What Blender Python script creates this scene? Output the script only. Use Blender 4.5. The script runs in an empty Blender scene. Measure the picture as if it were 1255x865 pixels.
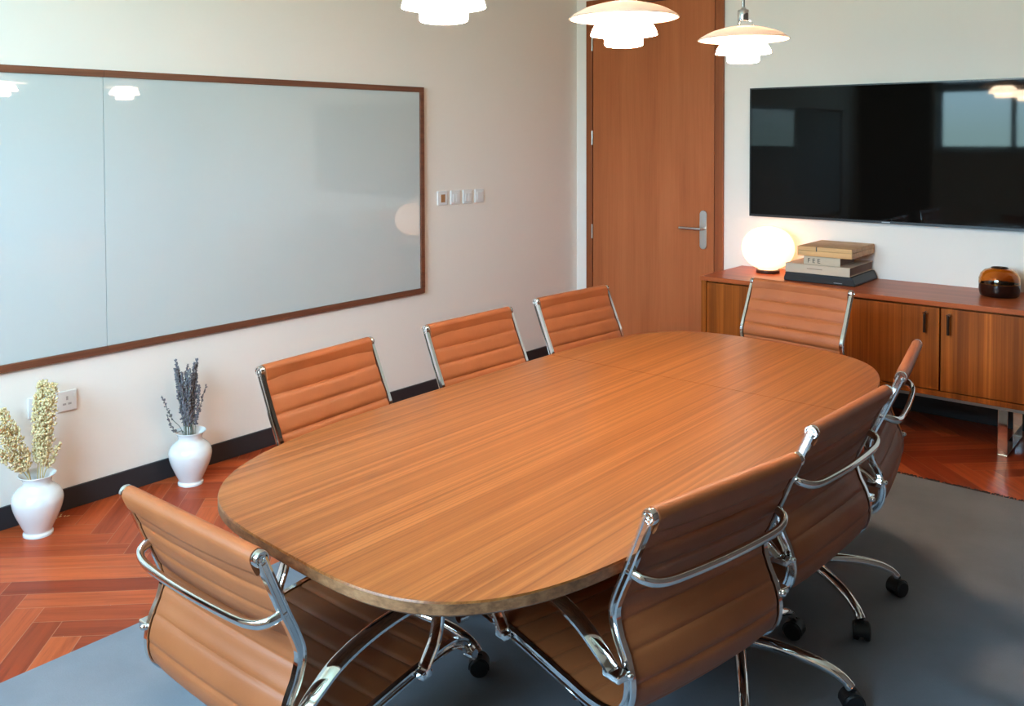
import bpy, bmesh, math, random
from mathutils import Vector, Matrix
random.seed(7)
R = math.radians
PI = math.pi
scn = bpy.context.scene
COL = scn.collection

# ------------------------------------------------------------------ colours / materials
def lin(c):
    return tuple(((x/255.0)/12.92 if x/255.0 <= 0.04045 else (((x/255.0)+0.055)/1.055)**2.4) for x in c)

class NT:
    def __init__(s, mat):
        mat.use_nodes = True
        s.nt = mat.node_tree; s.n = s.nt.nodes; s.l = s.nt.links
        s.bsdf = s.n['Principled BSDF']; s.out = s.n['Material Output']
    def new(s, t, **kw):
        n = s.n.new(t)
        for k, v in kw.items(): setattr(n, k, v)
        return n
    def link(s, a, b): s.l.new(a, b)
    def math(s, op, a, b=None, c=None):
        n = s.new('ShaderNodeMath', operation=op)
        for i, v in enumerate((a, b, c)):
            if v is None: continue
            if hasattr(v, 'links'): s.link(v, n.inputs[i])
            else: n.inputs[i].default_value = v
        return n.outputs[0]
    def ramp(s, fac, stops, interp='LINEAR'):
        n = s.new('ShaderNodeValToRGB'); cr = n.color_ramp; cr.interpolation = interp
        while len(cr.elements) > 1: cr.elements.remove(cr.elements[-1])
        cr.elements[0].position = stops[0][0]; cr.elements[0].color = (*stops[0][1], 1)
        for p, c in stops[1:]:
            e = cr.elements.new(p); e.color = (*c, 1)
        s.link(fac, n.inputs[0]); return n.outputs[0]
    def noise(s, vec, scale, detail=3, rough=.5, dist=0):
        n = s.new('ShaderNodeTexNoise'); n.inputs['Scale'].default_value = scale
        n.inputs['Detail'].default_value = detail; n.inputs['Roughness'].default_value = rough
        n.inputs['Distortion'].default_value = dist
        s.link(vec, n.inputs['Vector']); return n.outputs['Fac']
    def mapping(s, vec, scale=(1, 1, 1), loc=(0, 0, 0), rot=(0, 0, 0)):
        n = s.new('ShaderNodeMapping'); n.inputs['Scale'].default_value = scale
        n.inputs['Location'].default_value = loc; n.inputs['Rotation'].default_value = rot
        s.link(vec, n.inputs['Vector']); return n.outputs[0]
    def obj(s): return s.new('ShaderNodeTexCoord').outputs['Object']
    def mix(s, fac, a, b, blend='MIX'):
        n = s.new('ShaderNodeMix', data_type='RGBA', blend_type=blend)
        for sock, v in ((n.inputs[0], fac), (n.inputs[6], a), (n.inputs[7], b)):
            if hasattr(v, 'links'): s.link(v, sock)
            elif isinstance(v, (int, float)): sock.default_value = v
            else: sock.default_value = (*v, 1)
        return n.outputs[2]
    def bump(s, h, strength=.2, dist=.01):
        n = s.new('ShaderNodeBump'); n.inputs['Strength'].default_value = strength
        n.inputs['Distance'].default_value = dist
        s.link(h, n.inputs['Height']); s.link(n.outputs[0], s.bsdf.inputs['Normal'])
    def set(s, **kw):
        for k, v in kw.items():
            i = s.bsdf.inputs[k.replace('_', ' ')]
            if hasattr(v, 'links'): s.link(v, i)
            elif isinstance(v, tuple) and len(v) == 3: i.default_value = (*v, 1)
            else: i.default_value = v

def M(name):
    m = bpy.data.materials.new(name); return m, NT(m)
def simple(name, col, rough=.5, metal=0, **kw):
    m, t = M(name); t.set(Base_Color=col, Roughness=rough, Metallic=metal, **kw); return m

def mat_wall(name, col):
    m, t = M(name)
    n = t.noise(t.obj(), 180, 2)
    t.set(Base_Color=col, Roughness=.85); t.bump(n, .06, .002); return m
wall_mat = mat_wall('painted plaster', (.88, .81, .725))
ceil_mat = mat_wall('ceiling paint', (.87, .82, .75))
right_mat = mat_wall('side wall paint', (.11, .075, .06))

def mat_floor():
    m, t = M('cherry herringbone parquet')
    uv = t.new('ShaderNodeUVMap', uv_map='plank').outputs[0]
    sep = t.new('ShaderNodeSeparateXYZ'); t.link(uv, sep.inputs[0])
    at = t.new('ShaderNodeAttribute', attribute_name='rnd'); r = at.outputs['Fac']
    comb = t.new('ShaderNodeCombineXYZ'); t.link(t.math('MULTIPLY', r, 37.0), comb.inputs[2])
    t.link(sep.outputs[0], comb.inputs[0]); t.link(sep.outputs[1], comb.inputs[1])
    vec = comb.outputs[0]
    g1 = t.noise(t.mapping(vec, (2.2, 38, 1)), 1.0, 5, .6, .6)
    g2 = t.noise(t.mapping(vec, (7, 260, 1)), 1.0, 3, .6)
    base = t.ramp(r, [(0, (.27, .036, .010)), (.35, (.36, .055, .015)), (.7, (.45, .078, .021)), (1, (.53, .105, .030))])
    gr = t.ramp(g1, [(.25, (.62, .55, .52)), (.5, (1, 1, 1)), (.75, (1.18, 1.2, 1.2))])
    c = t.mix(1.0, base, gr, 'MULTIPLY')
    c = t.mix(t.math('MULTIPLY', t.math('GREATER_THAN', g2, .62), .25), c, (.13, .025, .010))
    # seams
    eu = t.math('MINIMUM', sep.outputs[0], t.math('SUBTRACT', .6, sep.outputs[0]))
    ev = t.math('MINIMUM', sep.outputs[1], t.math('SUBTRACT', .0925, sep.outputs[1]))
    e = t.math('MINIMUM', eu, ev)
    seam = t.math('LESS_THAN', e, .0011)
    c = t.mix(t.math('MULTIPLY', seam, .75), c, (.48, .20, .11))
    t.set(Base_Color=c, Roughness=.34); t.bsdf.inputs['Specular IOR Level'].default_value = .20
    h = t.math('MINIMUM', t.math('MULTIPLY', e, 400.0), 1.0)
    t.bump(h, .25, .0012); return m
floor_mat = mat_floor()

def mat_wood(name, stops, axis='Z', fine=160, coarse=14, rough=.35, coat=0, streak=.5, long=1.2, strip=None, spec=.5):
    m, t = M(name)
    o = t.obj()
    sc_f = [fine, fine, fine]; sc_c = [coarse]*3; i = 'XYZ'.index(axis)
    sc_f[i] = long*2; sc_c[i] = long*.5
    f = t.noise(t.mapping(o, tuple(sc_f)), 1.0, 4, .65, .15)
    c = t.noise(t.mapping(o, tuple(sc_c)), 1.0, 4, .55, .5)
    v = t.math('ADD', t.math('MULTIPLY', f, streak), t.math('MULTIPLY', c, 1-streak))
    col = t.ramp(v, stops)
    if strip:
        s1 = t.noise(t.mapping(o, (strip, 0.0, 0.0)), 1.0, 1, .4)
        col = t.mix(.85, col, t.ramp(s1, [(.3, (.62, .58, .52)), (.45, (.95, .95, .95)), (.56, (1.02, 1.0, .96)), (.64, (1.5, 1.6, 1.7)), (.70, (1, 1, 1))]), 'MULTIPLY')
    t.set(Base_Color=col, Roughness=rough, Coat_Weight=coat, Coat_Roughness=.12, Specular_IOR_Level=spec)
    t.bump(f, .05, .001); return m
table_mat = mat_wood('striped zebrano veneer', [(.40, (.155, .042, .008)), (.465, (.205, .063, .013)), (.53, (.245, .080, .018)), (.60, (.30, .106, .027))], 'Y', 75, 210, .34, .10, .66, .22, spec=.4)
edge_mat = mat_wood('walnut edge', [(.35, (.10, .040, .017)), (.5, (.22, .095, .040)), (.65, (.33, .155, .070))], 'Z', 60, 22, .4, 0, .5, 60)
door_mat = mat_wood('cherry door veneer', [(.35, (.36, .098, .031)), (.5, (.44, .126, .041)), (.65, (.50, .150, .052))], 'Z', 110, 5, .42, 0, .35, 1.0, spec=.22)
casing_mat = mat_wood('cherry casing', [(.35, (.22, .056, .018)), (.5, (.28, .075, .024)), (.65, (.34, .098, .032))], 'Z', 120, 8, .42, 0, .4, 1.0, spec=.22)
frame_mat = mat_wood('walnut board frame', [(.35, (.105, .034, .016)), (.5, (.17, .055, .026)), (.65, (.23, .08, .038))], 'Y', 140, 20, .42, 0, .5, 1.5)
side_mat = mat_wood('teak door veneer', [(.35, (.20, .043, .004)), (.5, (.29, .068, .007)), (.65, (.40, .100, .012))], 'Z', 170, 26, .45, 0, .45, .9, 17.0, .15)
side_top_mat = mat_wood('polished cherry top', [(.35, (.30, .062, .017)), (.5, (.39, .088, .026)), (.65, (.47, .118, .036))], 'X', 130, 18, .32, 0, .4, 1.0, spec=.2)
box_mat = mat_wood('pale oak', [(.35, (.42, .20, .065)), (.5, (.60, .31, .11)), (.65, (.72, .42, .165))], 'X', 90, 20, .5, 0, .5, 2.0)
dark_wood = mat_wood('dark wood panel', [(.35, (.020, .010, .006)), (.5, (.032, .016, .009)), (.65, (.045, .022, .012))], 'Z', 90, 8, .5)

def mat_leather():
    m, t = M('tan leather'); o = t.obj()
    n = t.noise(o, 9, 3, .5); v = t.new('ShaderNodeTexVoronoi'); v.inputs['Scale'].default_value = 420
    t.link(o, v.inputs['Vector'])
    c = t.ramp(n, [(.3, (.275, .076, .022)), (.7, (.325, .093, .028))])
    t.set(Base_Color=c, Roughness=.46); t.bsdf.inputs['Specular IOR Level'].default_value = .4
    t.bump(v.outputs['Distance'], .10, .0012); return m
leather = mat_leather()
chrome = simple('polished chrome', (.78, .77, .76), .07, 1)
steel = simple('brushed steel', (.62, .58, .53), .28, 1)
black_pl = simple('black plastic', (.012, .012, .013), .45)
dark_metal = simple('dark bronze', (.05, .030, .020), .30, .8)
base_blk = simple('charcoal skirting paint', (.024, .025, .028), .45)
porcelain = simple('white glazed porcelain', (.80, .81, .80), .12, Coat_Weight=.4)
white_pl = simple('white switch plastic', (.82, .80, .77), .35)
grey_line = simple('switch shadow grey', (.45, .42, .40), .5)
orange_scr = simple('orange thermostat window', (.38, .17, .06), .25)
glass_board = simple('white back painted glass', (.57, .61, .59), .02, Specular_IOR_Level=.8)
tv_black = simple('black glass screen', (.005, .0042, .0035), .035, Specular_IOR_Level=.15)
tv_body = simple('black television shell', (.012, .012, .012), .35)
tv_logo = simple('silver mark', (.35, .33, .33), .3, .6)
paper_book = simple('cream cloth book', (.56, .43, .31), .7)
ivory_book = simple('ivory book spine', (.52, .41, .29), .65)
brown_page = simple('brown page edges', (.20, .12, .085), .8)
black_box = simple('black lacquer box', (.024, .019, .017), .45, Specular_IOR_Level=.3)
ink = simple('dark ink', (.05, .035, .025), .6)

def mat_rug():
    m, t = M('grey woven rug'); o = t.obj()
    a = t.noise(t.mapping(o, (1, 1, 1)), 260, 2, .6); b = t.noise(o, 3.0, 4, .6)
    wv = t.new('ShaderNodeTexWave'); wv.inputs['Scale'].default_value = 75; wv.bands_direction = 'X'
    t.link(o, wv.inputs['Vector'])
    c = t.ramp(b, [(.3, (.205, .215, .240)), (.7, (.250, .262, .290))])
    c = t.mix(t.math('MULTIPLY', a, .3), c, (.13, .14, .165))
    t.set(Base_Color=c, Roughness=.95); t.bsdf.inputs['Specular IOR Level'].default_value = .1
    t.bump(t.math('ADD', a, t.math('MULTIPLY', wv.outputs['Fac'], .4)), .30, .002); return m
rug_mat = mat_rug()
fringe_mat = simple('dark rug fringe', (.05, .05, .055), .95)
straw = None
def mat_two(name, a, b, sc, rough=.8):
    m, t = M(name); n = t.noise(t.obj(), sc, 2)
    t.set(Base_Color=t.ramp(n, [(.35, a), (.65, b)]), Roughness=rough); return m
straw = mat_two('dried straw plume', (.60, .45, .20), (.85, .70, .42), 90)
stalk = mat_two('dried stalk', (.48, .33, .14), (.60, .46, .22), 60)
lav = mat_two('dried lavender', (.10, .090, .105), (.27, .245, .255), 120)
lav_stem = mat_two('grey green stem', (.14, .15, .11), (.24, .25, .19), 60)

def mat_opal(name, emit, strength, base=(.9, .88, .85)):
    m, t = M(name)
    t.set(Base_Color=base, Roughness=.3, Emission_Color=emit, Emission_Strength=strength); return m
LAMP = (1.0, .77, .55)
opal_lit = mat_opal('lit opal glass', LAMP, 20.5)
globe_lit = mat_opal('lit opal globe', (1.0, .52, .26), .60)
def mat_shade():
    m, t = M('opal glass top shade')
    tr = t.new('ShaderNodeBsdfTranslucent'); tr.inputs[0].default_value = (.95, .83, .74, 1)
    mx = t.new('ShaderNodeMixShader'); mx.inputs[0].default_value = .17
    t.set(Base_Color=(.50, .45, .40), Roughness=.35)
    t.link(t.bsdf.outputs[0], mx.inputs[1]); t.link(tr.outputs[0], mx.inputs[2]); t.link(mx.outputs[0], t.out.inputs[0])
    return m
shade_mat = mat_shade()
def mat_amber(name, col, rough=.03, dens=1.0):
    m, t = M(name)
    t.set(Base_Color=col, Roughness=rough, Transmission_Weight=dens, IOR=1.45); return m
amber = mat_amber('amber glass', (.78, .38, .08))
amber_dark = simple('dark brown glass', (.012, .004, .003), .04)
def mat_pane():
    m, t = M('window glass')
    tr = t.new('ShaderNodeBsdfTransparent'); gl = t.new('ShaderNodeBsdfGlossy'); gl.inputs['Roughness'].default_value = .02
    tr.inputs[0].default_value = (.93, .97, .97, 1)
    mx = t.new('ShaderNodeMixShader'); mx.inputs[0].default_value = .06
    t.link(tr.outputs[0], mx.inputs[1]); t.link(gl.outputs[0], mx.inputs[2]); t.link(mx.outputs[0], t.out.inputs[0]); return m
pane_mat = mat_pane()
alu = simple('grey window aluminium', (.20, .22, .24), .4, .3)

# ------------------------------------------------------------------ mesh helpers
def obj(name, bm, mat, parent=None, loc=None, smooth=None, bevel=None):
    me = bpy.data.meshes.new(name)
    bmesh.ops.recalc_face_normals(bm, faces=bm.faces)
    bm.to_mesh(me); bm.free()
    mats = mat if isinstance(mat, (list, tuple)) else [mat]
    for mm in mats: me.materials.append(mm)
    if smooth is not None:
        for p in me.polygons: p.use_smooth = True
        me.set_sharp_from_angle(angle=R(smooth))
    o = bpy.data.objects.new(name, me); COL.objects.link(o)
    if loc: o.location = loc
    if parent: o.parent = parent
    if bevel:
        b = o.modifiers.new('bevel', 'BEVEL'); b.width = bevel; b.segments = 2; b.limit_method = 'ANGLE'; b.angle_limit = R(40)
    return o
def tag(o, label, cat, group=None):
    o['label'] = label; o['category'] = cat
    if group: o['group'] = group
    return o
def thing(name, label, cat, loc=(0, 0, 0), rz=0, group=None):
    o = bpy.data.objects.new(name, None); COL.objects.link(o); o.empty_display_size = .1
    o.location = loc; o.rotation_euler = (0, 0, rz)
    return tag(o, label, cat, group)
def struct(o): o['kind'] = 'structure'; return o
def sthing(name, loc=(0, 0, 0)):
    o = bpy.data.objects.new(name, None); COL.objects.link(o); o.location = loc; return struct(o)

def add_box(bm, x0, x1, y0, y1, z0, z1):
    vs = [bm.verts.new(c) for c in ((x0,y0,z0),(x1,y0,z0),(x1,y1,z0),(x0,y1,z0),(x0,y0,z1),(x1,y0,z1),(x1,y1,z1),(x0,y1,z1))]
    for f in ((0,3,2,1),(4,5,6,7),(0,1,5,4),(1,2,6,5),(2,3,7,6),(3,0,4,7)): bm.faces.new([vs[i] for i in f])
    return vs
def box(*a):
    bm = bmesh.new(); add_box(bm, *a); return bm
def add_lathe(bm, prof, seg=48, c=(0, 0, 0), axis='Z', closed=False):
    rings = []
    for r, z in prof:
        if r < 1e-6:
            p = (0, 0, z)
            rings.append([bm.verts.new(_ax(p, axis, c))])
        else:
            rings.append([bm.verts.new(_ax((r*math.cos(2*PI*k/seg), r*math.sin(2*PI*k/seg), z), axis, c)) for k in range(seg)])
    n = len(rings)
    for i in range(n if closed else n-1):
        a, b = rings[i], rings[(i+1) % n]
        for k in range(seg):
            k2 = (k+1) % seg
            if len(a) == 1 and len(b) == 1: continue
            if len(a) == 1: bm.faces.new((a[0], b[k2], b[k]))
            elif len(b) == 1: bm.faces.new((a[k], a[k2], b[0]))
            else: bm.faces.new((a[k], a[k2], b[k2], b[k]))
def _ax(p, axis, c):
    x, y, z = p
    if axis == 'X': x, y, z = z, x, y
    elif axis == 'Y': x, y, z = y, z, x
    return (x+c[0], y+c[1], z+c[2])
def lathe(prof, seg=48, c=(0, 0, 0), axis='Z', closed=False):
    bm = bmesh.new(); add_lathe(bm, prof, seg, c, axis, closed); return bm
def catmull(pts, per=8, closed=False):
    P = [Vector(p) for p in pts]; out = []; n = len(P)
    for i in range(n-1):
        p0 = P[i-1] if i > 0 else P[0]*2-P[1]
        p1, p2 = P[i], P[i+1]
        p3 = P[i+2] if i+2 < n else P[-1]*2-P[-2]
        for k in range(per):
            t = k/per
            out.append(.5*((2*p1)+(p2-p0)*t+(2*p0-5*p1+4*p2-p3)*t*t+(3*p1-p0-3*p2+p3)*t**3))
    out.append(P[-1]); return out
def add_sweep(bm, path, section, up=Vector((0, 0, 1)), cap=True, scale=None):
    """section: list of (u,v): u along side vector, v along the local normal"""
    n = len(path); rings = []
    side_prev = None
    for i, p in enumerate(path):
        t = (path[min(i+1, n-1)]-path[max(i-1, 0)]).normalized()
        if side_prev is None:
            s = t.cross(up)
            if s.length < 1e-4: s = t.cross(Vector((1, 0, 0)))
        else:
            s = side_prev-t*side_prev.dot(t)
        s.normalize(); side_prev = s
        nn = s.cross(t).normalized()
        k = scale(i/(n-1)) if scale else 1.0
        rings.append([bm.verts.new(p+s*u*k+nn*v*k) for u, v in section])
    m = len(section)
    for i in range(n-1):
        for k in range(m):
            k2 = (k+1) % m
            bm.faces.new((rings[i][k], rings[i][k2], rings[i+1][k2], rings[i+1][k]))
    if cap:
        bm.faces.new(rings[0][::-1]); bm.faces.new(rings[-1])
def circ(r, n=12, ry=None):
    ry = ry or r
    return [(r*math.cos(2*PI*k/n), ry*math.sin(2*PI*k/n)) for k in range(n)]
def tube(bm, pts, r, n=12, per=8, scale=None, ry=None, up=Vector((0, 0, 1))):
    add_sweep(bm, catmull(pts, per), circ(r, n, ry), up=up, scale=scale)
def add_ball(bm, c, r, sx=1, sy=1, sz=1, u=16, v=10, rot=None):
    m = Matrix.Translation(c)
    if rot: m = m @ rot
    m = m @ Matrix.Diagonal((sx, sy, sz, 1))
    bmesh.ops.create_uvsphere(bm, u_segments=u, v_segments=v, radius=r, matrix=m)
def dup(root, skip=None):
    c = root.copy(); COL.objects.link(c)
    for ch in root.children:
        if skip and ch.name.split('.')[0] == skip: continue
        d = ch.copy(); COL.objects.link(d); d.parent = c
        for g in ch.children:
            e = g.copy(); COL.objects.link(e); e.parent = d
    return c

# ------------------------------------------------------------------ room shell
XR, YB, ZC = 4.75, -6.20, 2.78
WX0, WX1, WZ0, WZ1 = .85, 3.20, 1.36, 2.58
def floor_mesh():
    bm = bmesh.new(); uvl = bm.loops.layers.uv.new('plank')
    rnd = bm.faces.layers.float.new('rnd')
    w, L = .0925, .60; s2 = math.sqrt(.5)
    d1 = Vector((s2, s2, 0)); dp = Vector((s2, -s2, 0)); d1p = Vector((-s2, s2, 0))
    def quad(o, a, la, b, lb):
        vs = [bm.verts.new(v) for v in (o, o+a*la, o+a*la+b*lb, o+b*lb)]
        f = bm.faces.new(vs); f[rnd] = random.random()
        for lp, c in zip(f.loops, ((0, 0), (la, 0), (la, lb), (0, lb))): lp[uvl].uv = c
    for j in range(-4, 8):
        for k in range(-12, 48):
            P = Vector((.603-8*w*math.sqrt(2)+k*w*math.sqrt(2)-.0, -4.121+j*L*math.sqrt(2), 0))
            quad(P, d1, L, dp, w)
            B = P+d1*L+dp*w
            quad(B, d1p, L, d1, w)
    for co, no in (((0, 0, 0), (-1, 0, 0)), ((XR, 0, 0), (1, 0, 0)), ((0, 0, 0), (0, 1, 0)), ((0, YB, 0), (0, -1, 0))):
        bmesh.ops.bisect_plane(bm, geom=bm.verts[:]+bm.edges[:]+bm.faces[:], plane_co=co, plane_no=no, clear_outer=True)
    for f in bm.faces:
        if f.normal.z < 0: f.normal_flip()
    return bm
fb = floor_mesh()
me = bpy.data.meshes.new('floor'); fb.to_mesh(me); fb.free(); me.materials.append(floor_mat)
fo = bpy.data.objects.new('floor', me); COL.objects.link(fo); struct(fo)
struct(obj('ceiling', box(-.12, XR+.12, YB-.15, .12, ZC, ZC+.1), ceil_mat))
struct(obj('wall_left', box(-.12, 0, YB-.15, .12, -.02, ZC), wall_mat))
struct(obj('wall_far', box(0, XR+.12, 0, .12, -.02, ZC), wall_mat))
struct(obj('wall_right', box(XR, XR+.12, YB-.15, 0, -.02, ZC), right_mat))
bm = bmesh.new()
add_box(bm, 0, WX0, YB-.15, YB, -.02, ZC); add_box(bm, WX1, XR, YB-.15, YB, -.02, ZC)
add_box(bm, WX0, WX1, YB-.15, YB, -.02, WZ0); add_box(bm, WX0, WX1, YB-.15, YB, WZ1, ZC)
struct(obj('wall_back', bm, wall_mat))
struct(obj('trim_1', box(0, .80, YB, YB+.04, 0, ZC), dark_wood))
struct(obj('baseboard_left', box(0, .012, YB, 0, 0, .0905), base_blk, bevel=.002))
bm = bmesh.new(); add_box(bm, .012, .093, -.012, 0, 0, .0905); add_box(bm, 1.146, XR, -.012, 0, 0, .0905)
struct(obj('baseboard_far', bm, base_blk, bevel=.002))
win = sthing('window_1', ((WX0+WX1)/2, YB-.08, WZ0))
hw = (WX1-WX0)/2; hh = WZ1-WZ0
bm = bmesh.new()
for a in ((-hw, hw, 0, .05), (-hw, hw, hh-.05, hh)): add_box(bm, a[0], a[1], -.03, .03, a[2], a[3])
add_box(bm, -hw+.05, hw-.05, -.03, .03, .68, .80)
for x in (-hw, -hw/3-.025, hw/3-.025, hw-.05): add_box(bm, x, x+.05, -.03, .03, .05, hh-.05)
obj('window_frame', bm, alu, win)
for k in range(3):
    x0 = -hw+.05+k*(2*hw/3)-(.025 if k else 0); x1 = -hw+(k+1)*(2*hw/3)-(.025 if k < 2 else .05)
    obj('pane', box(x0, x1, -.004, .004, .05, hh-.05), pane_mat, win)
obj('window_sill', box(-hw, hw, .03, .13, -.03, 0), simple('white sill', (.7, .7, .68), .4), win)

# door
dr = sthing('door_1', (.095, 0, 0))
DW, DH = 1.049, 2.505
bm = bmesh.new()
add_box(bm, 0, .050, -.022, -.001, 0, DH); add_box(bm, DW-.058, DW, -.022, -.001, 0, DH); add_box(bm, .050, DW-.058, -.022, -.001, DH-.05, DH)
obj('door_casing', bm, casing_mat, dr, bevel=.003)
obj('door_leaf', box(.0555, DW-.064, -.016, -.001, .006, DH-.056), door_mat, dr, bevel=.002)
obj('door_gap', box(.050, DW-.058, -.0045, -.0005, .0, DH-.05), black_pl, dr)
for z in (.87, 1.535, 2.20):
    obj('hinge', lathe([(0, -.05), (.006, -.05), (.006, .05), (0, .05)], 12, (.053, -.024, z)), steel, dr, smooth=40)
def stadium(w, h, n=10):
    r = w/2; pts = []
    for k in range(n+1): a = PI*k/n; pts.append((r*math.cos(a), h/2-r+r*math.sin(a)))
    for k in range(n+1): a = PI+PI*k/n; pts.append((r*math.cos(a), -h/2+r+r*math.sin(a)))
    return pts
def prism_y(bm, outline, y0, y1, cx=0, cz=0):
    a = [bm.verts.new((cx+x, y0, cz+z)) for x, z in outline]; b = [bm.verts.new((cx+x, y1, cz+z)) for x, z in outline]
    n = len(a)
    for i in range(n): bm.faces.new((a[i], a[(i+1) % n], b[(i+1) % n], b[i]))
    bm.faces.new(a); bm.faces.new(b[::-1])
bm = bmesh.new(); prism_y(bm, stadium(.050, .252), -.026, -.0162, .914, .935)
hd = obj('handle_plate', bm, steel, dr, smooth=35, bevel=.002)
bm = bmesh.new(); tube(bm, [(.922, -.026, .944), (.922, -.055, .944), (.915, -.068, .944), (.885, -.072, .944), (.765, -.072, .945)], .0085, 12, 6)
obj('door_handle', bm, steel, hd, smooth=50)

# ------------------------------------------------------------------ whiteboard
wb = thing('whiteboard', 'long wall-mounted white glass board in a slim brown wooden frame', 'whiteboard', (0.001, -3.535, 1.232))
Lh, Hh, fw = 1.937, .605, .030
bm = bmesh.new()
for s in (-1, 1):
    y0, y1 = (-Lh, 0) if s < 0 else (0, Lh)
    for z0, z1 in ((Hh-fw, Hh), (-Hh, -Hh+fw)): add_box(bm, 0, .026, y0+.0004, y1-.0004, z0, z1)
    ye = s*Lh; add_box(bm, 0, .026, min(ye, ye-s*fw), max(ye, ye-s*fw), -Hh+fw, Hh-fw)
obj('frame', bm, frame_mat, wb, bevel=.0015)
for y0, y1 in ((-Lh+fw, -.0012), (.0012, Lh-fw)):
    obj('glass_panel', box(.004, .016, y0, y1, -Hh+fw, Hh-fw), glass_board, wb, bevel=.001)

# ------------------------------------------------------------------ switches and sockets
def plate(name, y, z, label, kind, cat, group=None):
    t = thing(name, label, cat, (0.0005, y, z), 0, group)
    obj('plate', box(0, .009, -.043, .043, -.043, .043), white_pl, t, bevel=.004)
    if kind == 'thermo':
        obj('display_window', box(.009, .0105, -.016, .020, -.026, .022), orange_scr, t, bevel=.003)
    elif kind == 'rocker2':
        for y0 in (-.028, .001): obj('rocker', box(.009, .0125, y0, y0+.027, -.030, .020), white_pl, t, bevel=.002)
        obj('seam', box(.009, .0094, -.030, .030, -.033, -.031), grey_line, t)
    elif kind == 'rocker1':
        obj('rocker', box(.009, .0125, -.026, .026, -.026, .026), white_pl, t, bevel=.002)
    elif kind == 'socket':
        for (yy, zz, w, h) in ((0, .012, .004, .008), (-.011, -.012, .007, .004), (.011, -.012, .007, .004)):
            obj('pin_slot', box(.0088, .0096, yy-w, yy+w, zz-h, zz+h), grey_line, t)
        obj('rocker', box(.009, .012, .024, .036, .012, .030), white_pl, t, bevel=.002)
    return t
plate('thermostat', -1.425, 1.176, 'white wall control with an orange window, nearest the framed board', 'thermo', 'thermostat')
plate('light_switch', -1.308, 1.175, 'white rocker switch right beside the control with the orange window', 'rocker2', 'switch', 'wall switch plates')
plate('light_switch', -1.196, 1.174, 'white rocker switch second from the right in the row by the door', 'rocker2', 'switch', 'wall switch plates')
plate('light_switch', -1.085, 1.173, 'plain white switch plate at the door end of the row', 'rocker1', 'switch', 'wall switch plates')
plate('wall_socket', -3.708, .456, 'white wall socket just right of the tall straw plumes', 'socket', 'socket')
plate('wall_socket', -3.822, .458, 'white wall socket mostly hidden behind the straw plumes', 'socket', 'socket')

# ------------------------------------------------------------------ television
tv = thing('television', 'large flat black television mounted on the wall above the sideboard', 'television', (1.336, -.012, 1.047))
TW, TH = 1.62, .792
obj('body', box(.02, TW-.02, -.028, .010, .02, TH-.02), tv_body, tv, bevel=.006)
bm = bmesh.new()
add_box(bm, 0, TW, -.040, -.026, 0, .014); add_box(bm, 0, TW, -.040, -.026, TH-.008, TH)
add_box(bm, 0, .008, -.040, -.026, .014, TH-.008); add_box(bm, TW-.008, TW, -.040, -.026, .014, TH-.008)
obj('bezel', bm, tv_body, tv)
obj('screen', box(.008, TW-.008, -.0385, -.027, .014, TH-.008), tv_black, tv)
obj('badge', box(TW/2-.022, TW/2+.022, -.0412, -.040, .004, .010), tv_logo, tv)

# ------------------------------------------------------------------ sideboard
SX0, SX1, SYF, SYB, SZ = 1.268, 3.262, -.567, -.006, .726
sb = thing('sideboard', 'long low reddish wood sideboard on chrome sled legs under the television', 'sideboard', ((SX0+SX1)/2, (SYF+SYB)/2, 0))
ox, oy = (SX0+SX1)/2, (SYF+SYB)/2
def SBX(x0, x1, y0, y1, z0, z1): return box(x0-ox, x1-ox, y0-oy, y1-oy, z0, z1)
obj('top', SBX(SX0, SX1, SYF, SYB, SZ-.024, SZ), side_top_mat, sb, bevel=.002)
bm = bmesh.new()
def cb(*a): add_box(bm, a[0]-ox, a[1]-ox, a[2]-oy, a[3]-oy, a[4], a[5])
cb(SX0+.004, SX0+.036, SYF+.006, SYB, .254, SZ-.0245); cb(SX1-.036, SX1-.004, SYF+.006, SYB, .254, SZ-.0245)
cb(SX0+.036, SX1-.036, SYF+.006, SYB, .254, .280); cb(SX0+.036, SX1-.036, SYB-.012, SYB, .28, SZ-.0245)
cb(SX0+.036, SX1-.036, SYF+.035, SYB-.012, SZ-.034, SZ-.0245)
obj('carcass', bm, side_mat, sb)
obj('plinth_rail', SBX(SX0+.05, SX1-.05, SYF+.012, SYB-.03, .238, .2535), steel, sb)
dw = .6265
for k in range(3):
    x0 = SX0+.040+k*dw; x1 = x0+dw-.007
    d = obj('door', SBX(x0, x1, SYF+.008, SYF+.030, .284, SZ-.034), side_mat, sb, bevel=.002)
    hx = x1-.060 if k < 2 else x0+.040
    
    hb = bmesh.new(); hx -= ox
    tube(hb, [(hx, SYF-oy+.008, .664), (hx, SYF-oy-.022, .664), (hx, SYF-oy-.026, .655), (hx, SYF-oy-.026, .615), (hx, SYF-oy-.026, .570)], .0065, 10, 5)
    obj('handle', hb, dark_metal, d, smooth=50)
    hb = bmesh.new(); add_box(hb, hx-.009, hx+.009, SYF-oy-.030, SYF-oy+.008, .664, .670)
    obj('handle_tip', hb, chrome, d)
def sled(x):
    bm = bmesh.new(); x -= ox
    yf, yb = SYF+.055-oy, SYF+.055-oy+.37
    add_box(bm, x-.021, x+.021, yf, yf+.012, .012, .2375); add_box(bm, x-.021, x+.021, yb-.012, yb, .012, .2375)
    add_box(bm, x-.021, x+.021, yf, yb, 0.0, .012); add_box(bm, x-.021, x+.021, yf, yb, .2255, .2375)
    return obj('leg', bm, chrome, sb, bevel=.0015)
sled(1.70); sled(2.826)

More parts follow.
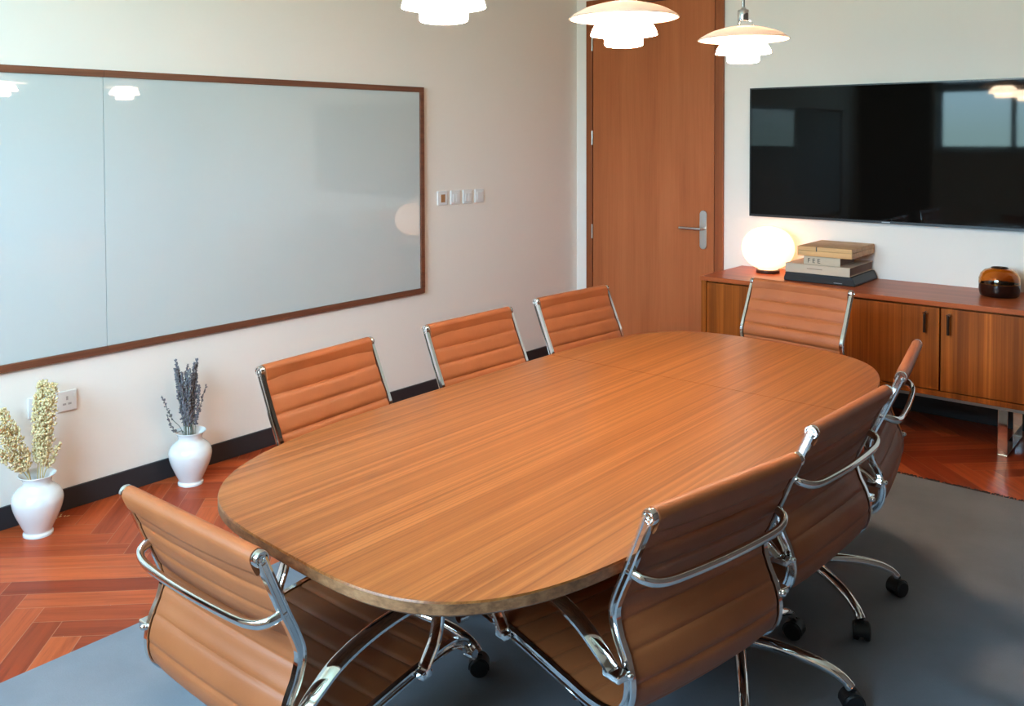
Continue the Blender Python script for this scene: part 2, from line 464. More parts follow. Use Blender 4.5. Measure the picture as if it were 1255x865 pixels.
# ------------------------------------------------------------------ things on the sideboard
def book(name, label, x0, x1, y0, y1, z0, z1, cover, pages, cat='book'):
    t = thing(name, label, cat, ((x0+x1)/2, (y0+y1)/2, z0)); hx, hy, h = (x1-x0)/2, (y1-y0)/2, z1-z0
    bm = bmesh.new(); add_box(bm, -hx, hx, -hy, hy, 0, .004); add_box(bm, -hx, hx, -hy, hy, h-.004, h)
    add_box(bm, -hx, hx, -hy, -hy+.005, .004, h-.004)
    obj('cover', bm, cover, t, bevel=.0012)
    obj('pages', box(-hx+.005, hx-.005, -hy+.006, hy-.006, .0041, h-.0041), pages, t)
    return t
z0 = SZ+.0005
bx = thing('storage_box', 'flat black lacquer box with sloped ends at the bottom of the book stack', 'box', (1.897, -.205, z0))
bm = bmesh.new()
pr = [(-.196, 0), (.198, 0), (.198, .012), (.180, .049), (-.184, .049), (-.196, .018)]
prism_y(bm, pr, -.195, .185)
obj('body', bm, black_box, bx, bevel=.004)
obj('lid_lip', box(-.186, .184, -.1975, -.1955, .035, .047), tv_body, bx)
obj('clasp', box(.085, .130, -.1975, -.1955, .010, .0135), tv_logo, bx)
b2 = book('coffee_table_book', 'large cream cloth-bound book lying on the flat black box', 1.71, 2.067, -.40, -.02, z0+.0495, z0+.100, paper_book, brown_page)
obj('title_marks', box(-.055, .030, -.1912, -.1901, .026, .029), brown_page, b2)
b3 = book('small_book', 'small thick ivory book with dark letters on its spine under the wooden box', 1.812, 2.013, -.392, -.15, z0+.1005, z0+.146, ivory_book, brown_page)
def text_mesh(name, s, size, mat, parent, loc, rot, ext=.0006):
    cu = bpy.data.curves.new(name, 'FONT'); cu.body = s; cu.size = size; cu.extrude = ext
    o = bpy.data.objects.new('tmp_text', cu); COL.objects.link(o)
    dg = bpy.context.evaluated_depsgraph_get(); dg.update()
    me = bpy.data.meshes.new_from_object(o.evaluated_get(dg)); COL.objects.unlink(o); bpy.data.objects.remove(o)
    me.materials.append(mat); t = bpy.data.objects.new(name, me); COL.objects.link(t); t.parent = parent
    t.location = loc; t.rotation_euler = rot; return t
text_mesh('spine_letters', 'F E E', .036, ink, b3, (-.080, -.1214, .010), (PI/2, 0, 0))
wbx = thing('wooden_box', 'pale oak box with a notched lid on top of the book stack', 'box', (1.925, -.205, z0+.1465))
obj('body', box(-.150, .150, -.185, .183, 0, .030), box_mat, wbx, bevel=.002)
bm = bmesh.new(); add_box(bm, -.150, -.045, -.185, .183, .0312, .053); add_box(bm, -.041, .150, -.185, .183, .0312, .053); add_box(bm, -.045, -.041, -.150, .183, .0312, .053)
obj('lid', bm, box_mat, wbx, bevel=.001)
obj('finger_notch', box(-.046, -.040, -.1855, -.150, .028, .0525), ink, wbx)

gl = thing('globe_lamp', 'glowing white oval globe table lamp on the left end of the sideboard', 'lamp', (1.518, -.192, z0))
obj('base', lathe([(0, 0), (.066, 0), (.068, .003), (.068, .017), (.064, .020), (0, .020)], 48), simple('dark brown lamp base', (.035, .018, .012), .35), gl, smooth=40)
prof = []
for k in range(33):
    a = -PI/2+PI*k/32
    prof.append(((.152*math.cos(a)**.92 if math.cos(a) > 1e-6 else 0), .148+.130*math.sin(a)))
prof = [p for p in prof if p[1] > .0215]
prof = [(0, .0205), (.055, .0205)]+[p for p in prof if p[0] > .055 or p[1] > .1]
prof[-1] = (0, prof[-1][1])
obj('lamp_shade', lathe(prof, 64), globe_lit, gl, smooth=60)

jr = thing('amber_glass_jar', 'round amber glass jar, dark brown below, on the sideboard under the television', 'jar', (2.745, -.205, z0))
obj('lower_bowl', lathe([(0, 0), (.080, 0), (.088, .006), (.0935, .030), (.0945, .066), (.0885, .066), (.087, .030), (.080, .010), (0, .008)], 56), amber_dark, jr, smooth=50)
obj('upper_dome', lathe([(.0943, .0665), (.0935, .090), (.085, .115), (.068, .133), (.046, .140), (.038, .1425), (.036, .1395), (.045, .136), (.065, .128), (.080, .112), (.0885, .089), (.0893, .0665)], 56, closed=True), amber, jr, smooth=60)
obj('rim', lathe([(.036, .1405), (.040, .1425), (.038, .147), (.034, .146), (.033, .142)], 40, closed=True), dark_metal, jr, smooth=60)

# ------------------------------------------------------------------ vases with dried stems
vprof = [(0, 0), (.050, 0), (.055, .003), (.055, .010), (.050, .016), (.056, .030), (.071, .062), (.086, .098), (.0935, .130), (.0925, .150), (.083, .172),
         (.064, .188), (.053, .198), (.0515, .210), (.057, .224), (.068, .235), (.0695, .238), (.066, .238), (.055, .226), (.0475, .211), (.049, .198), (.060, .185),
         (.078, .168), (.088, .148), (.089, .130), (.081, .098), (.066, .062), (.048, .022), (0, .014)]
vprof = [(a.x, a.y) for a in catmull([(p[0], p[1], 0) for p in vprof], 3)]
vprof = [(max(r, 0), z) for r, z in vprof]; vprof[0] = (0, 0); vprof[-1] = (0, .014)
va = tag(obj('vase', lathe(vprof, 64), porcelain, None, (.150, -3.893, .0005), smooth=60), 'white porcelain vase holding pale straw plumes, left, against the wall', 'vase', 'white vases on the floor')
vb = tag(obj('vase', lathe(vprof, 64), porcelain, None, (.142, -3.222, .0005), smooth=60), 'white porcelain vase holding grey lavender, against the wall', 'vase', 'white vases on the floor')
def seeds(bm, path, rad, n, size, rng, elong=1.6, t0=.0):
    L = len(path)
    for k in range(n):
        t = t0+(1-t0)*rng.random(); i = min(int(t*(L-1)), L-2); f = t*(L-1)-i
        p = path[i].lerp(path[i+1], f); tg = (path[i+1]-path[i]).normalized()
        a = rng.random()*2*PI; s = tg.cross(Vector((.3, .8, .1))).normalized(); q = tg.cross(s)
        r = rad(t)*math.sqrt(rng.random())
        d = s*math.cos(a)+q*math.sin(a); c = p+d*r
        dr_ = (tg*1.0+d*.9+Vector((rng.uniform(-.4, .4), rng.uniform(-.4, .4), rng.uniform(-.4, .4)))).normalized()
        m = Matrix.Translation(c) @ dr_.to_track_quat('Z', 'Y').to_matrix().to_4x4() @ Matrix.Diagonal((1, 1, elong, 1))
        bmesh.ops.create_icosphere(bm, subdivisions=1, radius=size*rng.uniform(.6, 1.25), matrix=m)
rng = random.Random(3)
bq = thing('straw_plumes', 'bunch of pale yellow dried straw plumes standing in the left white vase', 'dried flowers', (.150, -3.893, .03))
def plume(tip, mid, rad, n, base=(0, 0, 0)):
    path = catmull([base, (base[0]*.6+mid[0]*.4*.5, base[1]*.6+mid[1]*.2, .19), mid, tip], 8)
    bm = bmesh.new(); add_sweep(bm, path, circ(.0022, 5)); o = obj('stem', bm, stalk, bq, smooth=60)
    bm = bmesh.new()
    seeds(bm, path[11:], lambda t: rad*(.55+.6*math.sin(PI*min(1, t*.85+.12))), n, .0042, rng)
    obj('plume', bm, straw, o, smooth=60)
plume((-.02, .035, .565), (.01, .020, .38), .031, 560, (.01, .005, 0))
plume((.02, .060, .555), (.02, .035, .37), .026, 420, (.015, .012, 0))
plume((-.005, .010, .520), (.005, .008, .36), .024, 330, (0, .0, 0))
plume((.03, .028, .500), (.02, .020, .34), .024, 300, (.02, 0, 0))
plume((-.02, -.120, .485), (.00, -.070, .33), .027, 480, (-.01, -.014, 0))
plume((.02, -.150, .440), (.01, -.085, .31), .020, 300, (.01, -.018, 0))
plume((.0, -.175, .36), (.0, -.105, .285), .017, 220, (0, -.018, 0))
plume((.03, .078, .318), (.025, .052, .26), .010, 70, (.01, .016, 0))
bl = thing('lavender_bunch', 'bunch of grey dried lavender stalks standing in the white vase beside the table', 'dried flowers', (.142, -3.222, .03))
for k in range(26):
    a = rng.random()*2*PI; rr = .020*math.sqrt(rng.random())
    top = (rng.uniform(-.035, .04), rng.uniform(-.068, .050), rng.uniform(.40, .545))
    if k == 24: top = (.0, -.135, .395)
    if k == 25: top = (.02, -.125, .315)
    if k == 23: top = (.0, .085, .40)
    b = (rr*math.cos(a), rr*math.sin(a), .0)
    path = catmull([b, (b[0]+top[0]*.15, b[1]+top[1]*.15, .20), (b[0]*.6+top[0]*.6, b[1]*.6+top[1]*.6, top[2]*.72), top], 8)
    bm = bmesh.new(); add_sweep(bm, path, circ(.0016, 5)); o = obj('stem', bm, lav_stem, bl, smooth=60)
    bm = bmesh.new()
    seeds(bm, path[10:] if k < 23 else path[15:], lambda t: .0085*(1-.45*t), 130 if k < 23 else 26, .0034, rng)
    obj('flower_spike', bm, lav, o, smooth=60)
bm = bmesh.new()
for k in range(7):
    c = Vector((.060+rng.uniform(-.02, .02), -3.772+rng.uniform(-.03, .03), .003)); add_ball(bm, c, .003, 2.5, .9, .6, 8, 6, Matrix.Rotation(rng.random()*6, 4, 'Z'))
tag(obj('fallen_husk', bm, straw, smooth=60), 'scrap of fallen straw husk on the parquet right of the left vase', 'husk')

# ------------------------------------------------------------------ rug
def rug_mesh():
    bm = bmesh.new(); x0, x1, y0, y1 = 1.070, 4.35, -5.75, -1.064
    nx, ny = 110, 150; g = []; rg = random.Random(5)
    waves = [(rg.uniform(-2.6, -1.9), rg.uniform(-.9, -.3)) for _ in range(4)]
    def h(x, y):
        k = max(0, min(1, (x-2.97)/.25))*max(0, min(1, (y+3.7)/.5))*max(0, min(1, (-1.25-y)/.4))
        s = 0
        for c, sl, a, wd in ((-1.95, -.30, .010, .06), (-2.25, -.18, .007, .08), (-2.62, -.34, .010, .07), (-2.95, -.12, .006, .09), (-1.60, -.10, .004, .09)):
            d = (y-(c+sl*(x-3.0)))/wd; s += 1.5*a*math.exp(-d*d)
        return .006+k*s
    for j in range(ny+1):
        y = y0+(y1-y0)*j/ny
        g.append([bm.verts.new((x0+(x1-x0)*i/nx, y, h(x0+(x1-x0)*i/nx, y))) for i in range(nx+1)])
    for j in range(ny):
        for i in range(nx): bm.faces.new((g[j][i], g[j][i+1], g[j+1][i+1], g[j+1][i]))
    be = [e for e in bm.edges if e.is_boundary]
    r = bmesh.ops.extrude_edge_only(bm, edges=be)
    for v in r['geom']:
        if isinstance(v, bmesh.types.BMVert): v.co.z = .0005
    return bm
rug = tag(obj('rug', rug_mesh(), rug_mat, smooth=50), 'large plain grey woven rug on the parquet under the table and chairs', 'rug')
bm = bmesh.new()
for k in range(760):
    x = 1.075+3.27*k/760+rng.uniform(-.002, .002); l = rng.uniform(.014, .034); dx = rng.uniform(-.016, .016)
    add_sweep(bm, [Vector((x, -1.066, .004)), Vector((x+dx*.4, -1.066+l*.5, .006)), Vector((x+dx, -1.066+l, .002))], circ(.0021, 4))
f = obj('fringe', bm, fringe_mat, rug); f['kind'] = 'stuff'

# ------------------------------------------------------------------ conference table
TX, TY, TZ = 2.271, -3.092, .717
tb = thing('conference_table', 'long rounded wooden conference table with striped grain in the middle of the room', 'table', (TX, TY, .0062))
def outline(a, b, n, seg=160, ins=0):
    pts = []
    for k in range(seg):
        t = 2*PI*k/seg; c, s = math.cos(t), math.sin(t)
        u = (a-ins)*math.copysign(abs(c)**(2/n), c); v = (b-ins)*math.copysign(abs(s)**(2/(n+.5)), s)
        pts.append((u, v-.050*u))
    return pts
TA, TB, TN = .565, 1.208, 3.55
def clip(pts, y0, y1):
    out = []
    n = len(pts)
    def cut(P, keep, yv):
        o = []
        for i in range(len(P)):
            a, b = P[i], P[(i+1) % len(P)]
            if keep(a[1]): o.append(a)
            if keep(a[1]) != keep(b[1]):
                t = (yv-a[1])/(b[1]-a[1]); o.append((a[0]+t*(b[0]-a[0]), yv))
        return o
    P = cut(pts, lambda y: y >= y0, y0); P = cut(P, lambda y: y <= y1, y1); return P
oz = .0062
ol = outline(TA, TB, TN)
seam = .455
for (y0, y1) in ((-2, seam-.0009), (seam+.0009, 2)):
    P = clip(ol, y0, y1)
    bm = bmesh.new()
    lo = [bm.verts.new((x, y, TZ-.004-oz)) for x, y in P]; hi = [bm.verts.new((x*.9985, y*.9985 if abs(y-seam) > .001 else y, TZ-oz)) for x, y in P]
    bm.faces.new(hi); bm.faces.new(lo[::-1])
    for i in range(len(P)): bm.faces.new((lo[i], lo[(i+1) % len(P)], hi[(i+1) % len(P)], hi[i]))
    obj('tabletop', bm, table_mat, tb, smooth=30)
bm = bmesh.new()
P0 = outline(TA, TB, TN); P1 = outline(TA, TB, TN, ins=.006)
lo = [bm.verts.new((x, y, TZ-.030-oz)) for x, y in P1]; md = [bm.verts.new((x, y, TZ-.024-oz)) for x, y in P0]; hi = [bm.verts.new((x, y, TZ-.0042-oz)) for x, y in P0]
n = len(P0)
for a, b in ((lo, md), (md, hi)):
    for i in range(n): bm.faces.new((a[i], a[(i+1) % n], b[(i+1) % n], b[i]))
bm.faces.new(lo[::-1]); bm.faces.new(hi)
obj('edge_band', bm, edge_mat, tb, smooth=30)
obj('under_beam', box(-.16, -.10, -.95, .80, TZ-.062-oz, TZ-.0305-oz), black_pl, tb, bevel=.003)
for y in (-.06, .63):
    obj('column', lathe([(0, .018), (.038, .018), (.038, TZ-.063-oz), (0, TZ-.063-oz)], 32, (-.13, y, 0)), chrome, tb, smooth=40)
    obj('foot', lathe([(0, 0), (.13, 0), (.13, .008), (.06, .016), (0, .0178)], 40, (-.13, y, 0)), chrome, tb, smooth=40)

# ------------------------------------------------------------------ office chairs
PROF = [(.262, .405), (.250, .432), (.205, .448), (.12, .443), (.02, .430), (-.08, .415), (-.165, .404), (-.222, .412), (-.256, .442), (-.267, .487), (-.256, .535), (-.236, .575), (-.226, .618), (-.238, .658), (-.263, .713), (-.289, .774), (-.315, .835)]
HW = .2420
prof3 = catmull([(0, y, z) for y, z in PROF], 12)
def arclen(P):
    s = [0]
    for a, b in zip(P, P[1:]): s.append(s[-1]+(b-a).length)
    return s
S = arclen(prof3); STOT = S[-1]
def at(s):
    s = max(0, min(STOT, s))
    for i in range(len(S)-1):
        if s <= S[i+1]:
            f = (s-S[i])/(S[i+1]-S[i]+1e-9); p = prof3[i].lerp(prof3[i+1], f); break
    t = (prof3[min(i+2, len(prof3)-1)]-prof3[max(i-1, 0)]).normalized()
    nrm = Vector((0, t.z, -t.y))          # points to the sitter's side (up on the seat, forward on the back)
    return p, t, nrm
SPLIT = None
for i, p in enumerate(prof3):
    if abs(p.y+.256) < .004 and abs(p.z-.442) < .006: SPLIT = S[i]; break
SPLIT = SPLIT or STOT*.55
def sling(s0, s1, seams, amp=.0078, w=HW-.009):
    bm = bmesh.new(); N = max(8, int((s1-s0)/.0030)); nx = 8; top = []; bot = []
    for i in range(N+1):
        s = s0+(s1-s0)*i/N; p, t, nr = at(s)
        lo = max([q for q in seams if q <= s+1e-9], default=s0-.06); hi = min([q for q in seams if q > s+1e-9], default=s1+.06)
        u = (s-lo)/(hi-lo); bul = amp*(1-abs(2*u-1)**5)
        rt, rb = [], []
        for k in range(nx+1):
            x = -w+2*w*k/nx; e = 1-abs(2*k/nx-1)**6*.6
            sag = -.006*(1-(x/w)**2)
            rt.append(bm.verts.new((x, *(p+nr*(.004+bul*e+sag))[1:])))
            rb.append(bm.verts.new((x, *(p-nr*(.004+bul*e*.8-sag))[1:])))
        top.append(rt); bot.append(rb)
    for i in range(N):
        for k in range(nx):
            bm.faces.new((top[i][k], top[i][k+1], top[i+1][k+1], top[i+1][k])); bm.faces.new((bot[i][k+1], bot[i][k], bot[i+1][k], bot[i+1][k+1]))
        for k in (0, nx): bm.faces.new((top[i][k], top[i+1][k], bot[i+1][k], bot[i][k]))
    for i in (0, N):
        for k in range(nx): bm.faces.new((top[i][k], bot[i][k], bot[i][k+1], top[i][k+1]))
    return bm
def make_chair():
    root = bpy.data.objects.new('office_chair', None); COL.objects.link(root); root.empty_display_size = .1
    back_seams = [STOT-.081-.0585*k for k in range(12)]
    seat_seams = [q for q in back_seams if q < SPLIT+.03]; q = min(back_seams)
    while q > .03: q -= .0585; seat_seams.append(q); back_seams.append(q)
    allq = sorted(set(back_seams+seat_seams))
    obj('seat', sling(.004, SPLIT-.0008, allq), leather, root, smooth=60)
    bk = obj('backrest', sling(SPLIT+.0008, STOT-.012, allq), leather, root, smooth=60)
    # rolled top edge: round bar with a tail flap down the rear face
    p, t, nr = at(STOT)
    pr = []
    for k in range(15):
        a = R(-80)+R(250)*k/14; pr.append((.0172*math.cos(a), .0172*math.sin(a)))     # (along nr, along t)
    pr += [(-.0172, -.010), (-.0168, -.021), (-.0150, -.031), (-.0118, -.034), (-.004, -.032), (.0040, -.040), (.0110, -.030), (.0148, -.018), (.0170, -.007)]
    bm = bmesh.new(); rings = []
    xs = [-.2320+.464*k/16 for k in range(17)]
    for x in xs:
        bow = .010*(1-(x/.2320)**2)
        rings.append([bm.verts.new((x, *(p+nr*(a-(bow*.35 if b < -.018 and a < -.01 else (.006*(1-(x/.2320)**2)*min(1, -b/.03) if a > 0 and b < -.012 else 0)))+t*(b+(-bow*.9 if b < -.018 and a < -.003 else 0)))[1:])) for a, b in pr])
    m = len(pr)
    for i in range(len(rings)-1):
        for k in range(m): bm.faces.new((rings[i][k], rings[i][(k+1) % m], rings[i+1][(k+1) % m], rings[i+1][k]))
    bm.faces.new(rings[0][::-1]); bm.faces.new(rings[-1])
    obj('top_roll', bm, leather, bk, smooth=50)
    # side frames
    path0 = catmull([(0, y, z) for y, z in PROF], 8)
    sec = [(-.006, -.0105), (.0065, -.0105), (.0070, -.006), (.0035, -.0035), (.0035, .0035), (.0070, .006), (.0065, .0105), (-.006, .0105)]
    for sgn in (-1, 1):
        bm = bmesh.new(); n = len(path0); rings = []
        for i, pp in enumerate(path0):
            tt = (path0[min(i+1, n-1)]-path0[max(i-1, 0)]).normalized(); nn = Vector((0, -tt.z, tt.y))
            rings.append([bm.verts.new((sgn*(HW+u), *(pp+nn*v)[1:])) for u, v in sec])
        for i in range(n-1):
            for k in range(8): bm.faces.new((rings[i][k], rings[i][(k+1) % 8], rings[i+1][(k+1) % 8], rings[i+1][k]))
        bm.faces.new(rings[0]); bm.faces.new(rings[-1])
        fr = obj('side_frame', bm, chrome, root, smooth=40)
        c0 = .2330
        bm = lathe([(0, c0), (.0158, c0), (.0164, c0+.002), (.0164, c0+.012), (.0150, c0+.015), (.0124, c0+.015), (.0112, c0+.0115), (.0085, c0+.0115), (.0073, c0+.015), (.0050, c0+.015), (.0043, c0+.0115), (0, c0+.0115)], 32, (0, p.y, p.z), 'X')
        if sgn < 0: bmesh.ops.scale(bm, vec=(-1, 1, 1), verts=bm.verts)
        obj('end_cap', bm, chrome, fr, smooth=35)
        bm = lathe([(0, .262), (.012, .262), (.0125, .252), (.0125, .238), (0, .238)], 20, (0, .262, .405), 'X')
        if sgn < 0: bmesh.ops.scale(bm, vec=(-1, 1, 1), verts=bm.verts)
        obj('front_cap', bm, chrome, fr, smooth=35)
    # rear bracket bar
    bm = bmesh.new()
    tube(bm, [(-.238, -.256, .712), (-.237, -.272, .708), (-.228, -.292, .701), (-.200, -.304, .693), (-.145, -.310, .689), (0, -.313, .687), (.145, -.310, .689), (.200, -.304, .693), (.228, -.292, .701), (.237, -.272, .708), (.238, -.256, .712)], .0085, 14, 6, ry=.0115)
    br = obj('back_bar', bm, chrome, root, smooth=60)
    bm = bmesh.new()
    bm.free()
    for sgn in (-1, 1):
        for dz in (-.018, .018):
            bm = bmesh.new(); add_ball(bm, Vector((sgn*.240, -.258+dz*-.50, .712+dz)), .0060, 1, 1, 1, 12, 8)
            obj('bolt', bm, chrome, br, smooth=60)
    # armrests
    for sgn in (-1, 1):
        pts = [(.267, -.243, .520), (.269, -.214, .545), (.270, -.155, .580), (.270, -.070, .602), (.270, .020, .610), (.270, .085, .605), (.269, .122, .586), (.268, .132, .550), (.266, .122, .500), (.262, .102, .462), (.257, .095, .440)]
        path = catmull([(sgn*x, y, z) for x, y, z in pts], 7)
        sec2 = [(-.016, -.003), (-.012, -.0055), (.012, -.0055), (.016, -.003), (.016, .003), (.011, .0065), (-.011, .0065), (-.016, .003)]
        bm = bmesh.new(); n = len(path); rings = []
        for i, pp in enumerate(path):
            tt = (path[min(i+1, n-1)]-path[max(i-1, 0)]).normalized()
            sd = (Vector((1, 0, 0))-tt*tt.x).normalized(); nn = sd.cross(tt)
            wk = 1.0+.25*math.sin(PI*min(1, i/(n*.75)))
            rings.append([bm.verts.new(pp+sd*u*wk+nn*v) for u, v in sec2])
        for i in range(n-1):
            for k in range(8): bm.faces.new((rings[i][k], rings[i][(k+1) % 8], rings[i+1][(k+1) % 8], rings[i+1][k]))
        bm.faces.new(rings[0]); bm.faces.new(rings[-1])
        ar = obj('armrest', bm, chrome, root, smooth=45)
        bm = bmesh.new()
        xs = sorted((sgn*.2495, sgn*.281)); add_box(bm, xs[0], xs[1], -.272, -.228, .506, .522)
        obj('bracket', bm, chrome, ar, bevel=.003)
        bm = bmesh.new(); xs = sorted((sgn*.2495, sgn*.271)); add_box(bm, xs[0], xs[1], .080, .112, .430, .446)
        obj('front_bracket', bm, chrome, ar, bevel=.003)
        bm = bmesh.new(); add_ball(bm, Vector((sgn*.252, -.276, .516)), .0075, 1, 1, 1, 12, 8); obj('bolt', bm, chrome, ar, smooth=60)
    # under-seat parts
    for y in (.115, -.115):
        bm = bmesh.new()
        pz = at(0)[0].z
        zz = .438 if y > 0 else .410
        tube(bm, [(-.240, y, zz-.010), (-.19, y, zz-.028), (-.10, y*.75, .378), (-.04, y*.55, .370), (.04, y*.55, .370), (.10, y*.75, .378), (.19, y, zz-.028), (.240, y, zz-.010)], .010, 12, 6, ry=.014)
        obj('seat_stretcher', bm, chrome, root, smooth=60)
    mc = obj('tilt_mechanism', box(-.05, .05, -.085, .085, .335, .366), black_pl, root, bevel=.008)
    obj('tension_knob', lathe([(0, .052), (.017, .054), (.019, .060), (.019, .085), (.015, .090), (0, .090)], 20, (0, .03, .350), 'X'), chrome, mc, smooth=40)
    return root
chair0 = make_chair()
def add_base(root, dz, rot):
    """five-star foot on the floor; dz raises the seat above it"""
    b = []
    obj('column', lathe([(0, .09), (.033, .09), (.034, .135), (.030, .150), (.026, .155), (.026, .24), (.018, .245), (.018, .335), (0, .335)], 28), chrome, root, smooth=40)
    pts = [(.022, 0, .118), (.09, 0, .121), (.17, 0, .116), (.235, 0, .104), (.280, 0, .085), (.302, 0, .064)]
    for k in range(5):
        bm = bmesh.new()
        path = catmull(pts, 6); n = len(path)
        sec = [(-.015, -.012), (.015, -.012), (.017, -.002), (.010, .010), (0, .013), (-.010, .010), (-.017, -.002)]
        add_sweep(bm, path, sec, scale=lambda t: 1.15-.35*t+(.1 if t > .9 else 0))
        bmesh.ops.rotate(bm, cent=(0, 0, 0), matrix=Matrix.Rotation(rot+k*2*PI/5, 3, 'Z'), verts=bm.verts)
        lg = obj('leg', bm, chrome, root, smooth=50)
        bm = bmesh.new()
        for s in (-1, 1):
            add_lathe(bm, [(0, s*.006), (.0245, s*.006), (.0270, s*.010), (.0270, s*.022), (.0235, s*.026), (0, s*.026)], 24, (.302, 0, .0275), 'Y')
        add_box(bm, .292, .312, -.006, .006, .0275, .062)
        hood = [(.302+.030*math.cos(a), .0275+.030*math.sin(a)) for a in [R(-10)+R(200)*q/12 for q in range(13)]]
        va_ = [bm.verts.new((x, -.020, z)) for x, z in hood]; vb_ = [bm.verts.new((x, .020, z)) for x, z in hood]
        for q in range(12): bm.faces.new((va_[q], va_[q+1], vb_[q+1], vb_[q]))
        bm.faces.new(va_); bm.faces.new(vb_[::-1])
        a = rot+k*2*PI/5
        bmesh.ops.rotate(bm, cent=(.302, 0, 0), matrix=Matrix.Rotation(.5+1.3*k, 3, 'Z'), verts=bm.verts)
        bmesh.ops.rotate(bm, cent=(0, 0, 0), matrix=Matrix.Rotation(a, 3, 'Z'), verts=bm.verts)
        obj('caster', bm, black_pl, lg, smooth=40)
add_base(chair0, 0, 0)
BASE = ('column', 'leg')
RZ = .0065
chairs = [  # x, y, facing angle, seat lift, base angle, label
    (2.125, -4.11, 0.5, -0.066, 20, 'tan leather office chair at the near end of the table, back turned to the viewer'),
    (1.775, -3.525, -85, 0.005, 10, 'tan leather office chair on the wall side nearest the lavender vase'),
    (1.74, -2.785, -91, -0.005, 40, 'tan leather office chair in the middle of the wall side of the table'),
    (1.775, -2.16, -94, 0.008, 0, 'tan leather office chair on the wall side nearest the wooden door'),
    (2.12, -1.64, 173, 0.012, 30, 'tan leather office chair at the far end of the table before the sideboard'),
    (2.628, -3.625, 79, -0.006, 62, 'tan leather office chair nearest the viewer on the right side of the table'),
    (2.642, -3.000, 87, -0.002, 10, 'tan leather office chair in the middle of the right side of the table'),
    (2.600, -2.400, 100, -0.006, 36, 'tan leather office chair on the right side nearest the sideboard'),
]
all_ch = [chair0]+[dup(chair0, 'back_bar' if i in (1, 2, 3, 4) else None) for i in range(1, len(chairs))]
for o, (x, y, a, dz, br_, lab) in zip(all_ch, chairs):
    o.location = (x, y, RZ); o.rotation_euler = (0, 0, R(a)); tag(o, lab, 'chair', 'office chairs around the table')
    for ch in o.children:
        nm = ch.name.split('.')[0]
        if nm == 'leg': ch.rotation_euler = (0, 0, R(br_-a))
        elif nm != 'column': ch.location = (0, 0, dz)
        else: ch.location = (0, 0, 0); ch.scale = (1, 1, (.335+dz)/.335)

# ------------------------------------------------------------------ pendants
def shell(outer, th):
    inner = [(max(r-th, .0) if i else r-th*.3, z-th*.6) for i, (r, z) in enumerate(outer)]
    return outer+inner[::-1]
def make_pendant():
    t = bpy.data.objects.new('pendant_lamp', None); COL.objects.link(t)
    dome = catmull([(.164, 0, 0), (.150, .011, 0), (.120, .027, 0), (.085, .038, 0), (.048, .046, 0), (.022, .050, 0)], 5)
    up = [(v.x, v.y) for v in dome]; dn = [(v.x-.002, v.y-.004) for v in dome[1:]]
    obj('top_shade', lathe(up+dn[::-1], 72, closed=True), shade_mat, t, smooth=60)
    md = catmull([(.0985, -.051, 0), (.094, -.036, 0), (.083, -.018, 0), (.066, -.003, 0), (.050, .006, 0)], 5)
    up = [(v.x, v.y) for v in md]; dn = [(v.x-.003, v.y-.002) for v in md[1:]]
    obj('middle_shade', lathe(up+dn[::-1], 64, closed=True), opal_lit, t, smooth=60)
    cp = catmull([(.0565, -.044, 0), (.0570, -.060, 0), (.0565, -.078, 0), (.050, -.084, 0), (.030, -.0855, 0), (.0, -.086, 0)], 5)
    obj('lower_shade', lathe([(0, -.040), (.050, -.040)]+[(max(v.x, 0), v.y) for v in cp[:-1]]+[(0, -.086)], 56), opal_lit, t, smooth=50)
    obj('socket', lathe([(0, .066), (.0185, .066), (.0205, .070), (.0205, .104), (.0185, .108), (.010, .111), (.0065, .118), (0, .118)], 32), chrome, t, smooth=40)
    obj('rod', lathe([(0, .118), (.0055, .118), (.0055, ZC-1.9005), (0, ZC-1.9005)], 12), chrome, t, smooth=40)
    obj('ceiling_rose', lathe([(.0, ZC-1.93), (.008, ZC-1.93), (.050, ZC-1.905), (.055, ZC-1.9005), (0, ZC-1.9005)], 32), chrome, t, smooth=40)
    for k in range(3):
        a = 2*PI*k/3+.4; bm = bmesh.new(); c, s = math.cos(a), math.sin(a)
        tube(bm, [(.017*c, .017*s, .070), (.026*c, .026*s, .067), (.034*c, .034*s, .056), (.040*c, .040*s, .047)], .0017, 6, 4)
        obj('strut', bm, chrome, t, smooth=60)
    return t
pl = ['pendant nearest the viewer, its white lower shades cut by the photo edge', 'middle three-tier glass pendant hanging in front of the wooden door', 'third three-tier glass pendant hanging nearest the television']
p0 = make_pendant()
for i, (y, o) in enumerate(zip((-3.850, -3.065, -2.245), [p0, dup(p0), dup(p0)])):
    o.location = (2.30, y, 1.900); tag(o, pl[i], 'lamp', 'glass pendants over the table')

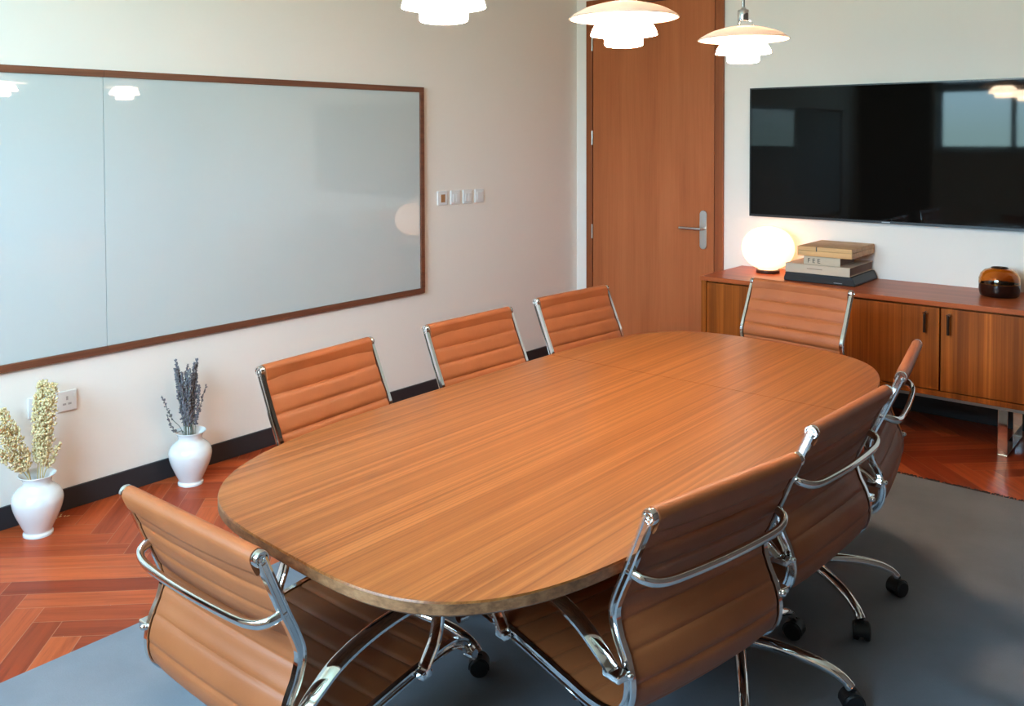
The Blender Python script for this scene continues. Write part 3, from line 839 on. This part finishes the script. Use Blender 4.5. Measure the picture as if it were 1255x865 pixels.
# ------------------------------------------------------------------ light and sky
w = bpy.data.worlds.new('sky'); scn.world = w; w.use_nodes = True
nt = w.node_tree; bg = nt.nodes['Background']
tc = nt.nodes.new('ShaderNodeTexCoord'); sp = nt.nodes.new('ShaderNodeSeparateXYZ'); nt.links.new(tc.outputs['Generated'], sp.inputs[0])
cr = nt.nodes.new('ShaderNodeValToRGB'); el = cr.color_ramp.elements
mp = nt.nodes.new('ShaderNodeMath'); mp.operation = 'MULTIPLY_ADD'; mp.inputs[1].default_value = .5; mp.inputs[2].default_value = .5
nt.links.new(sp.outputs[2], mp.inputs[0]); nt.links.new(mp.outputs[0], cr.inputs[0])
el[0].position = .40; el[0].color = (.20, .34, .34, 1)
el[1].position = .80; el[1].color = (.49, .76, 1.03, 1)
e = el.new(.50); e.color = (.35, .52, .54, 1); e = el.new(.55); e.color = (.48, .74, 1.0, 1)
nt.links.new(cr.outputs[0], bg.inputs[0]); bg.inputs[1].default_value = 11.8
pd = bpy.data.lights.new('window daylight', 'AREA'); pd.shape = 'RECTANGLE'; pd.size = WX1-WX0; pd.size_y = WZ1-WZ0; pd.cycles.is_portal = True
po = bpy.data.objects.new('window_daylight', pd); COL.objects.link(po); po.location = ((WX0+WX1)/2, YB-.14, (WZ0+WZ1)/2); po.rotation_euler = (R(90), 0, 0)

# ------------------------------------------------------------------ camera
cd = bpy.data.cameras.new('camera'); cam = bpy.data.objects.new('camera', cd); COL.objects.link(cam); scn.camera = cam
f, pitch, yaw, roll, ppx, ppy = 1106.5748, .0304380, .7155858, -.0039155, 586.8459, 200.4299
cd.sensor_fit = 'HORIZONTAL'; cd.sensor_width = 36; cd.lens = f/1255*36
cd.shift_x = (1255/2-ppx)/1255; cd.shift_y = (ppy-865/2)/1255
fwd = Vector((-math.sin(yaw)*math.cos(pitch), math.cos(yaw)*math.cos(pitch), -math.sin(pitch)))
rt = Vector((math.cos(yaw), math.sin(yaw), 0)); up = rt.cross(fwd)
r2 = rt*math.cos(roll)+up*math.sin(roll); u2 = -rt*math.sin(roll)+up*math.cos(roll)
m = Matrix((r2, u2, -fwd)).transposed().to_4x4(); m.translation = (3.747646, -5.392256, 1.55)
cam.matrix_world = m
cd.clip_start = .02
scn.view_settings.view_transform = 'Standard'; scn.view_settings.look = 'None'; scn.view_settings.gamma = 1
scn.view_settings.use_curve_mapping = False; scn.view_settings.exposure = 2.2
scn.cycles.use_denoising = True
scn.cycles.max_bounces = 10; scn.cycles.diffuse_bounces = 6; scn.cycles.glossy_bounces = 5; scn.cycles.transmission_bounces = 8
scn.cycles.sample_clamp_indirect = 6.0; scn.cycles.caustics_reflective = False; scn.cycles.caustics_refractive = False
